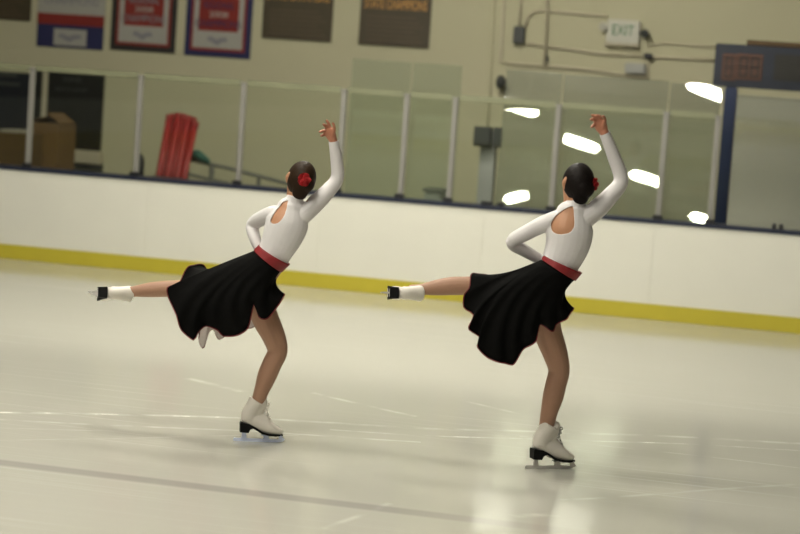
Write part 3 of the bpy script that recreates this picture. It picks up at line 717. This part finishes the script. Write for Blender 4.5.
def skater(S):
    Dh = S['D']; k = S['k']
    def P(x, y, d=0.): return dep(x, y, Dh+d)
    O = S['O']
    root = empty('person', O, S['label'], 'person')
    nf = S['face']; nf = nf.normalized()
    # ---- body: one continuous surface
    bm = bmesh.new()
    tor = [(P(*t[0]), t[1], t[2]) for t in S['torso']]
    tube(bm, tor, ref=Fh, n=20)
    hc = P(*S['head']); hu = (hc-P(*S['neck'][0])).normalized()
    hf = (nf-hu*nf.dot(hu)).normalized(); hs = hf.cross(hu)
    HX = (hs, hf, hu)
    def H(s, f, u): return hc + hs*(s*k) + hf*(f*k) + hu*(u*k)
    tube(bm, [(P(*S['neckbase']), .058*k, .052*k), (P(*S['neck'][0]), .045*k), (P(*S['neck'][1]), .048*k)], ref=Fh)
    ball(bm, H(0, 0, .012), .072*k, .088*k, .094*k, HX)
    tube(bm, [(H(0, .035, -.03), .058*k, .05*k), (H(0, .055, -.085), .034*k, .03*k)], ref=hf)
    tube(bm, [(H(0, .088, .018), .008*k), (H(0, .108, -.022), .013*k), (H(0, .09, -.026), .012*k)], n=10)
    for s in (-1, 1):
        tube(bm, [(H(.072*s, -.005, .02), .014*k), (H(.078*s, .002, .0), .013*k), (H(.07*s, .01, -.024), .009*k)], n=8)
    for arm in ('armR', 'armL'):
        tube(bm, [(P(*a[0]), a[1]) for a in S[arm]], n=14)
    for leg in ('legS', 'legF'):
        tube(bm, [(P(*a[0]), a[1]) for a in S[leg]], n=18)
    for hn in ('handR', 'handL'):
        h = S[hn]; w, kn = P(*h['wrist']), P(*h['knuckle'])
        dr = (kn-w).normalized(); sd = (P(*h['fingers'][3][0])-P(*h['fingers'][0][0])).normalized(); sd = (sd-dr*sd.dot(dr)).normalized()
        nr = dr.cross(sd)
        tube(bm, [(w, .022*k, .017*k), (w+(kn-w)*.45, .034*k, .015*k), (kn, .038*k, .013*k)], ref=nr, n=14)
        for f in h['fingers']:
            tube(bm, [(kn+(P(*f[0])-kn)*.6+(w-kn)*.12, .0095*k)] + [(P(*q), .0092*k if i < 2 else .0075*k) for i, q in enumerate(f)], n=9, sub=3)
        t = h['thumb']
        tube(bm, [(w+(kn-w)*.25+(P(*t[0])-w)*.2, .012*k)] + [(P(*q), .0105*k if i == 0 else .0085*k) for i, q in enumerate(t)], n=9, sub=3)
    me = remesh(bm, .0042, 2)
    body = link('body', me, [M['skin'], M['tights'], M['skin_hand']], root, True)
    wc = P(*S['waist_c']); wa = (P(*S['waist_up'])-wc).normalized()
    wr = P(*S['handR']['wrist']); wl = P(*S['handL']['wrist'])
    off = world_loc(root)
    mi = []
    for p in me.polygons:
        c = p.center+off
        if (c-wr).length < .19*k and c.z > wr.z-.03: mi.append(2)
        elif (c-wc).dot(wa) < 0 and (c-P(*S['handL']['knuckle'])).length > .13: mi.append(1)
        else: mi.append(0)
    me.polygons.foreach_set('material_index', mi)
    # ---- face
    for s in (-1, 1):
        bm = bmesh.new(); ball(bm, H(.03*s, .080, .012), .012*k, .010*k, .008*k, HX, 2); link('eye', bm, M['eye'], root, True)
    bm = bmesh.new(); ball(bm, H(0, .092, -.058), .022*k, .008*k, .007*k, HX, 2); link('mouth', bm, M['lip'], root, True)
    # ---- hair
    bm = bmesh.new()
    ball(bm, H(0, -.006, .014), .080*k, .094*k, .103*k, HX)
    b = S['bun']; ball(bm, H(*b[:3]), b[3]*k, b[3]*.8*k, b[3]*k, HX)
    tube(bm, [(H(0, -.05, -.02), .06*k, .045*k), (H(0, -.045, -.072), .043*k, .032*k)], ref=hf)
    hm = remesh(bm, .0045, 4)
    def cut(c, n):
        q = c-hc; f, u = q.dot(hf)/k, q.dot(hu)/k
        return f > .045-.5*max(0, -(u-.02)) + max(0, u-.03)*.9
    hm = trim_faces(hm, cut)
    hair = link('hair', hm, S['hair'], root, True); solid(hair, .008)
    rose(P(*S['rose'][0]), S['rose'][1], S['rose'][2], root)
    # ---- white top with keyhole back and long sleeves
    g = .0065
    bm = bmesh.new()
    tube(bm, [(p, a+g, b_+g) for p, a, b_ in tor], ref=Fh, n=22)
    for arm in ('armR', 'armL'):
        tube(bm, [(P(*a[0]), a[1]+g*(.75 if i > 2 else 1)) for i, a in enumerate(S[arm])], n=16)
    nb, n0 = P(*S['neckbase']), P(*S['neck'][0])
    tube(bm, [(nb, .064*k, .058*k), (n0, .051*k), (n0+(n0-nb)*.5, .049*k)], ref=Fh, n=18)
    tm = remesh(bm, .0042, 3)
    na = (P(*S['neck'][1])-n0).normalized()
    ra_, la_ = (wr-P(*S['armR'][-2][0])).normalized(), (wl-P(*S['armL'][-2][0])).normalized()
    poly = [P(x, y, -.1) for x, y in S['keyhole']]
    def inside(c):           # test in the vertical plane facing the skater's back
        x, z = (c).dot(R0), c.z; r = False; n = len(pk)
        for i in range(n):
            (xa_, za), (xb_, zb) = pk[i], pk[(i+1) % n]
            if (za > z) != (zb > z) and x < (xb_-xa_)*(z-za)/(zb-za)+xa_: r = not r
        return r
    pk = []
    n = len(poly); rows = catmull([[p.dot(R0), p.z] for p in poly+poly[:1]], 6); pk = [tuple(r) for r in rows[:-1]]
    kc = P(*S['keyc'])
    al = [P(*q[0]) for q in S['armL']][1:]
    def segd(c, a, b_):
        t = max(0, min(1, (c-a).dot(b_-a)/(b_-a).length_squared)); return (c-a-(b_-a)*t).length
    def kill(c, nn):
        if (c-wc).dot(wa) < -.012 and min(segd(c, p_, q_) for p_, q_ in zip(al, al[1:])) > .062*k: return True
        if (c-n0).dot(na) > .012 and (c-n0).length < .078*k: return True
        if (c-wr).dot(ra_) > 0 and (c-wr).length < .1: return True
        if (c-wl).dot(la_) > 0 and (c-wl).length < .1: return True
        return nn.dot(Fh) < -.02 and (c-kc).length < .2 and (c-kc).dot(Fh) < .05 and inside(c)
    tm = trim_faces(tm, kill, 10)
    top = link('leotard_top', tm, M['lycra'], root, True); top['label'] = 'white long-sleeved keyhole-back top'
    solid(top, .003)
    # ---- skirt
    wl0, wr0 = P(*S['skirt_l']), P(*S['skirt_r'])
    bl0, br0 = P(*S['belt_l']), P(*S['belt_r'])
    cw, hw = (wl0+wr0)/2, (wr0-wl0)/2
    dd = S['waist_d']; NS, NT = 144, 26
    def waist(a, c=cw, h=hw, e=1.0): return c + h*(math.cos(a)*e) - Fh*(dd*e*math.sin(a))
    tab = sorted(S['skirt'], key=lambda r: r[0])
    ring = []
    ext = [(t[0]-360, *t[1:]) for t in tab] + tab + [(t[0]+360, *t[1:]) for t in tab]
    def interp(phi):
        for i in range(1, len(ext)-2):
            if ext[i][0] <= phi < ext[i+1][0]:
                u = (phi-ext[i][0])/(ext[i+1][0]-ext[i][0])
                res = []
                for c_ in (1, 2):
                    a, b_ = ext[i][c_], ext[i+1][c_]; p0, p3 = ext[i-1][c_], ext[i+2][c_]
                    h = ext[i+1][0]-ext[i][0]
                    m0 = [(b_[j]-p0[j])/(ext[i+1][0]-ext[i-1][0])*h for j in range(3)]; m1 = [(p3[j]-a[j])/(ext[i+2][0]-ext[i][0])*h for j in range(3)]
                    u2, u3 = u*u, u**3
                    res.append([(2*u3-3*u2+1)*a[j]+(u3-2*u2+u)*m0[j]*.8+(-2*u3+3*u2)*b_[j]+(u3-u2)*m1[j]*.8 for j in range(3)])
                return res
    bm = bmesh.new(); grid = []
    for j in range(NS):
        phi = 360*j/NS; a = math.radians(phi); mid, hem = interp(phi)
        A, Bm, Cm = waist(a, e=1.02), P(*mid), P(*hem)
        col = []
        for i in range(NT+1):
            t = i/NT
            p = A*(2*(t-.5)*(t-1)) + Bm*(-4*t*(t-1)) + Cm*(2*t*(t-.5))
            fold = math.sin(a*17+1.3*math.sin(3*a)) * .016*t**1.5 + noise.noise(p*7)*.012*t
            p = p - Fh*fold
            col.append(bm.verts.new(p))
        grid.append(col)
    for j in range(NS):
        for i in range(NT):
            bm.faces.new((grid[j][i], grid[j][i+1], grid[(j+1) % NS][i+1], grid[(j+1) % NS][i]))
    hemline = [grid[j][NT].co.copy() for j in range(NS)]
    # make the outside face outwards
    bm.normal_update()
    f0 = max(bm.faces, key=lambda f: -(f.calc_center_median()-cw).dot(Fh))
    if f0.normal.dot(Fh) > 0: bmesh.ops.reverse_faces(bm, faces=bm.faces[:])
    me = bpy.data.meshes.new('skirt'); bm.to_mesh(me); bm.free()
    sk = link('skirt', me, [M['skirt'], M['lining']], root, True); sk['label'] = 'black flared skirt with white lining'
    solid(sk, .003, -1, 1, 0)
    bm = bmesh.new(); hemline.append(hemline[0]); tube(bm, [(p, .0034) for p in hemline], n=6, sub=1)
    link('hem_trim', bm, M['trim'], sk, True)
    # ---- belt
    cb, hb = (bl0+br0)/2, (br0-bl0)/2
    bm = bmesh.new(); rr = []
    for t in (-.04, .0, .25, .5, .75, 1.0):
        c_, h_ = cw.lerp(cb, t), hw.lerp(hb, t)
        rr.append([bm.verts.new(waist(2*PI*q/64, c_, h_, 1.06)) for q in range(64)])
    for a_, b_ in zip(rr, rr[1:]):
        for q in range(64): bm.faces.new((a_[q], a_[(q+1) % 64], b_[(q+1) % 64], b_[q]))
    bl = link('belt', bm, M['red_satin'], root, True); bl['label'] = 'wide red sash belt'; solid(bl, .006, 0)
    # ---- skates
    s = S['bootS']; boot(root, s['O'], s['ax'], s['az'], s['k'], S['laces'], S['blade'], 'white figure skate on the ice')
    s = S['bootF']; boot(root, P(*s['O']), s['ax'], s['az'], s['k'], S['laces'], M['blade'], 'white figure skate on the lifted leg')
    return root

down = Vector((0, 0, -1))
OA = onZ(257, 441.6)
A = dict(
    label='left skater in white top and black skirt gliding on one leg', O=OA, D=OA.dot(Fh), k=1.0, face=Fh - R0*.45,
    torso=[((254, 286, 0), .090, .088), ((257.5, 278, 0), .092, .094), ((269, 262, 0), .090, .078), ((276, 250, 0), .090, .074), ((283, 235, 0), .108, .082), ((288, 221, 0), .112, .080), ((291, 209, 0), .075, .060)],
    neckbase=(291, 208, 0), neck=((294.5, 200, .0), (298, 191, .01)), head=(300.3, 181, .01),
    armR=[((303, 214, .0), .050), ((314, 205, .02), .045), ((327, 192, .04), .038), ((337, 178.5, .06), .033), ((336.5, 160, .05), .030), ((333.5, 141, .03), .0235)],
    armL=[((274, 214, .02), .044), ((265, 217, .08), .039), ((253, 224.5, .19), .033), ((254.5, 237, .14), .030), ((259.5, 249.5, .10), .024)],
    handR=dict(wrist=(333.5, 141, .03), knuckle=(328.5, 130, .02), fingers=[
        [(329.6, 126.5, .01), (328.4, 123, -.005), (326.6, 120.5, -.01)],
        [(326.8, 127.5, .02), (325, 125.5, .0), (323.4, 124.3, -.02)],
        [(325, 130.5, .03), (322.3, 131.2, .01), (319.8, 131.8, .0)],
        [(325.8, 134, .04), (323.4, 135, .03), (321.3, 135.8, .02)]], thumb=[(334, 131, -.01), (334.2, 126.5, -.02), (333, 123.5, -.03)]),
    handL=dict(wrist=(259.5, 249.5, .10), knuckle=(264, 254, .13), fingers=[
        [(266, 254, .14), (269, 256, .14), (272, 258, .13)], [(266, 257, .14), (269, 259.5, .135), (272, 262, .13)],
        [(265, 259, .135), (268, 262, .13), (270, 265, .125)], [(263, 260, .13), (265, 264, .125), (267, 267, .12)]], thumb=[(258, 256, .12), (257, 260, .10), (257, 263, .08)]),
    legS=[((257, 287, .0), .076), ((260, 303, .0), .078), ((266, 320, .01), .075), ((274, 337, .02), .066), ((277.5, 351, .03), .058), ((272, 364, .02), .056), ((267, 376, .01), .055), ((261.5, 391, .0), .043), ((257.5, 403, .0), .037), ((252.5, 415, 0), .028)],
    legF=[((255, 280, .0), .080), ((237, 283, .0), .072), ((215, 286, .0), .062), ((193, 288, .0), .052), ((178, 288.5, .0), .047), ((163, 289, .0), .046), ((148, 290, .0), .041), ((133, 291.5, .0), .030), ((122, 292, .0), .029)],
    waist_c=(271.5, 257.5, 0), waist_up=(277, 249, 0), bun=(.012, -.062, -.005, .052), hair=M['hair_b'],
    rose=((303.5, 179.5, -.125), -Fh*.9+R0*.35, .038),
    keyhole=[(287.5, 200.5), (282.5, 202), (277, 208), (271.5, 217), (269.5, 221.5), (272, 224), (277, 223.5), (282, 219), (285.5, 211)], keyc=(279, 213, -.09),
    skirt_l=(255.3, 250.5, 0), skirt_r=(281.4, 271, 0), belt_l=(260, 245.6, 0), belt_r=(288.8, 263.6, 0), waist_d=.092,
    skirt=[(0, (276.2, 283, 0), (284.5, 293.4, 0)), (25, (270, 290, -.08), (280, 303, -.08)), (40, (265, 294, -.12), (268, 318, -.13)), (55, (258, 293, -.15), (258.5, 317, -.16)),
        (66, (251, 291, -.16), (254.5, 304, -.13)), (78, (243, 295, -.17), (248.5, 327, -.18)), (92, (234, 296, -.18), (239, 334.5, -.2)), (105, (225, 296, -.18), (223, 336.5, -.2)),
        (111, (220, 296, -.18), (217, 329.5, -.18)), (121, (213, 296, -.18), (205, 326.5, -.16)), (127, (209, 296, -.18), (198.5, 332, -.17)), (132, (206, 295, -.18), (194, 340, -.2)), (142, (202, 290, -.17), (181.5, 331, -.19)), (152, (198, 284, -.15), (177, 316, -.17)),
        (162, (197, 278, -.12), (168.5, 299, -.13)), (170, (199, 273, -.09), (167.5, 287.5, -.10)), (179, (205, 270.5, -.075), (179, 283, -.08)), (188, (209, 269, -.05), (184.5, 271.5, -.06)), (200, (213, 268, .01), (191, 265.5, .0)),
        (218, (220, 268, .12), (207, 272, .14)), (229, (225, 271, .15), (198.5, 337, .11)), (236, (228, 272, .16), (203.5, 348, .08)), (245, (231, 275, .17), (209, 332, .13)), (252, (234, 277, .17), (214, 330, .18)), (262, (238, 280, .17), (219.5, 339.5, .16)), (280, (245, 282, .16), (236, 327, .2)), (305, (256, 286, .13), (253, 327, .17)), (335, (268, 286, .09), (272, 306, .1))],
    bootS=dict(O=OA, ax=R0*math.cos(.16)+Fh*math.sin(.16), az=Vector((0, 0, 1)), k=1.03),
    bootF=dict(O=(89.5, 293, .0), ax=Fh*.95-Vector((0, 0, .18))-R0*.1, az=R0+Vector((0, 0, .05)), k=1.0), laces=M['lace_w'], blade=M['blade_blue'])
skater(A)
OB = onZ(548.5, 468.6)
B = dict(
    label='right skater in white top and black skirt gliding on one leg', O=OB, D=OB.dot(Fh), k=1.06, face=Fh - R0*.5,
    torso=[((540, 293, 0), .095, .092), ((545, 284, 0), .104, .098), ((556, 270, 0), .098, .082), ((562, 259, 0), .102, .080), ((568, 243, 0), .118, .086), ((570, 228, 0), .122, .086), ((572.5, 213, 0), .085, .062)],
    neckbase=(573, 212, 0), neck=((575, 204.5, 0), (576.5, 195, .01)), head=(577.3, 185, .015),
    armR=[((586, 217, .0), .053), ((598, 208, .02), .048), ((610, 196, .05), .041), ((621, 180.5, .07), .036), ((614, 157, .06), .032), ((604.5, 133, .03), .025)],
    armL=[((556, 220, .0), .046), ((544, 224, .01), .041), ((529, 231.5, .04), .037), ((512.5, 242, .07), .034), ((526, 251.5, .12), .030), ((541, 260, .15), .025)],
    handR=dict(wrist=(604.5, 133, .03), knuckle=(599, 122.5, .02), fingers=[
        [(600.5, 119, .01), (599.2, 116, -.01), (596.5, 115.5, -.02)],
        [(597.5, 118.5, .02), (595, 116, .0), (592, 115.2, -.01)],
        [(595.5, 121, .03), (593, 119.5, .01), (590.8, 119.6, .0)],
        [(595.5, 124.5, .035), (593.3, 125.5, .02), (591.8, 127, .01)]], thumb=[(604.5, 122.5, -.01), (604.8, 118.8, -.02), (603, 116.5, -.03)]),
    handL=dict(wrist=(541, 260, .15), knuckle=(551, 265, .15), fingers=[
        [(554, 264, .16), (558, 266, .155), (561, 269, .15)], [(553, 267, .16), (557, 270, .15), (560, 273, .145)],
        [(551, 269, .155), (555, 273, .15), (557, 276, .14)], [(549, 270, .15), (552, 274, .145), (554, 277, .14)]], thumb=[(545, 268, .14), (545, 272, .13), (546, 275, .12)]),
    legS=[((542, 294, .0), .082), ((544, 313, .0), .083), ((548, 333, .01), .079), ((555, 353, .02), .070), ((559, 370, .03), .060), ((556, 384, .02), .059), ((553, 397, .01), .058), ((549, 413, .0), .047), ((546, 428, .0), .041), ((542, 441, 0), .030)],
    legF=[((540, 287, .0), .082), ((524, 286, .0), .074), ((503, 286, .0), .066), ((483, 286, .0), .056), ((467, 285.8, .0), .052), ((452, 286, .0), .051), ((437, 287.5, .0), .044), ((422, 289.3, .0), .031), ((412, 290, .0), .030)],
    waist_c=(560, 266, 0), waist_up=(564, 258, 0), bun=(.008, -.064, -.015, .054), hair=M['hair_k'],
    rose=((592.8, 184, -.03), R0*.95-Fh*.35, .036),
    keyhole=[(574, 206.5), (568, 208), (559, 214), (552.5, 222), (551.5, 229), (555, 233.5), (562, 234.5), (570, 232.5), (574.5, 226), (574.5, 216)], keyc=(563, 221, -.09),
    skirt_l=(542.5, 259.5, 0), skirt_r=(574.4, 279.7, 0), belt_l=(544.8, 255.5, 0), belt_r=(580.8, 272.1, 0), waist_d=.098,
    skirt=[(0, (565, 293, 0), (573.5, 307.5, 0)), (20, (562, 300, -.08), (567.5, 318, -.08)), (34, (558, 304, -.12), (556.5, 325, -.13)), (44, (552, 306, -.14), (552.5, 331.5, -.14)), (56, (545, 306, -.16), (540.5, 325, -.14)),
        (69, (538, 308, -.17), (535.5, 341, -.18)), (84, (529, 308, -.18), (523, 350, -.2)), (97, (520, 308, -.19), (513, 364.5, -.21)), (109, (512, 305, -.19), (503, 363, -.21)),
        (120, (505, 302, -.19), (487, 357.5, -.21)), (129, (500, 298, -.18), (477, 346, -.2)), (136, (498, 295, -.17), (480.5, 338.5, -.18)), (146, (496, 292, -.16), (468.5, 328.5, -.19)), (155, (495, 288, -.14), (473.5, 315, -.16)), (162, (496, 284, -.12), (464, 308, -.13)),
        (169, (497, 280, -.10), (464, 295, -.115)), (176, (499, 276.5, -.09), (469.5, 287, -.095)), (184, (502, 273.5, -.075), (471, 274.8, -.08)), (197, (508, 272.5, .0), (477, 273.5, .0)), (210, (513, 272.5, .09), (487, 275, .1)),
        (225, (518, 275, .14), (497, 281, .15)), (250, (527, 282, .17), (505, 325, .2)), (280, (539, 291, .16), (526, 338, .2)), (305, (550, 297, .13), (541, 340, .17)), (335, (560, 297, .09), (560, 318, .1))],
    bootS=dict(O=OB, ax=R0*math.cos(.33)+Fh*math.sin(.33), az=Vector((0, 0, 1)), k=1.08),
    bootF=dict(O=(380.5, 292.5, .0), ax=Fh*.97-Vector((0, 0, .1)), az=R0+Vector((0, 0, .05)), k=.98), laces=M['lace'], blade=M['blade'])
skater(B)

# ------------------------------------------------------------------ light, view
w = bpy.data.worlds.new('world'); sc.world = w; w.use_nodes = True
w.node_tree.nodes['Background'].inputs[0].default_value = (.05, .05, .045, 1)
w.node_tree.nodes['Background'].inputs[1].default_value = .1
vs = sc.view_settings
vs.view_transform = 'Standard'; vs.look = 'None'; vs.gamma = 1.0; vs.use_curve_mapping = False
vs.exposure = -0.12
sc.cycles.use_denoising = True
sc.cycles.max_bounces = 10; sc.cycles.transparent_max_bounces = 24
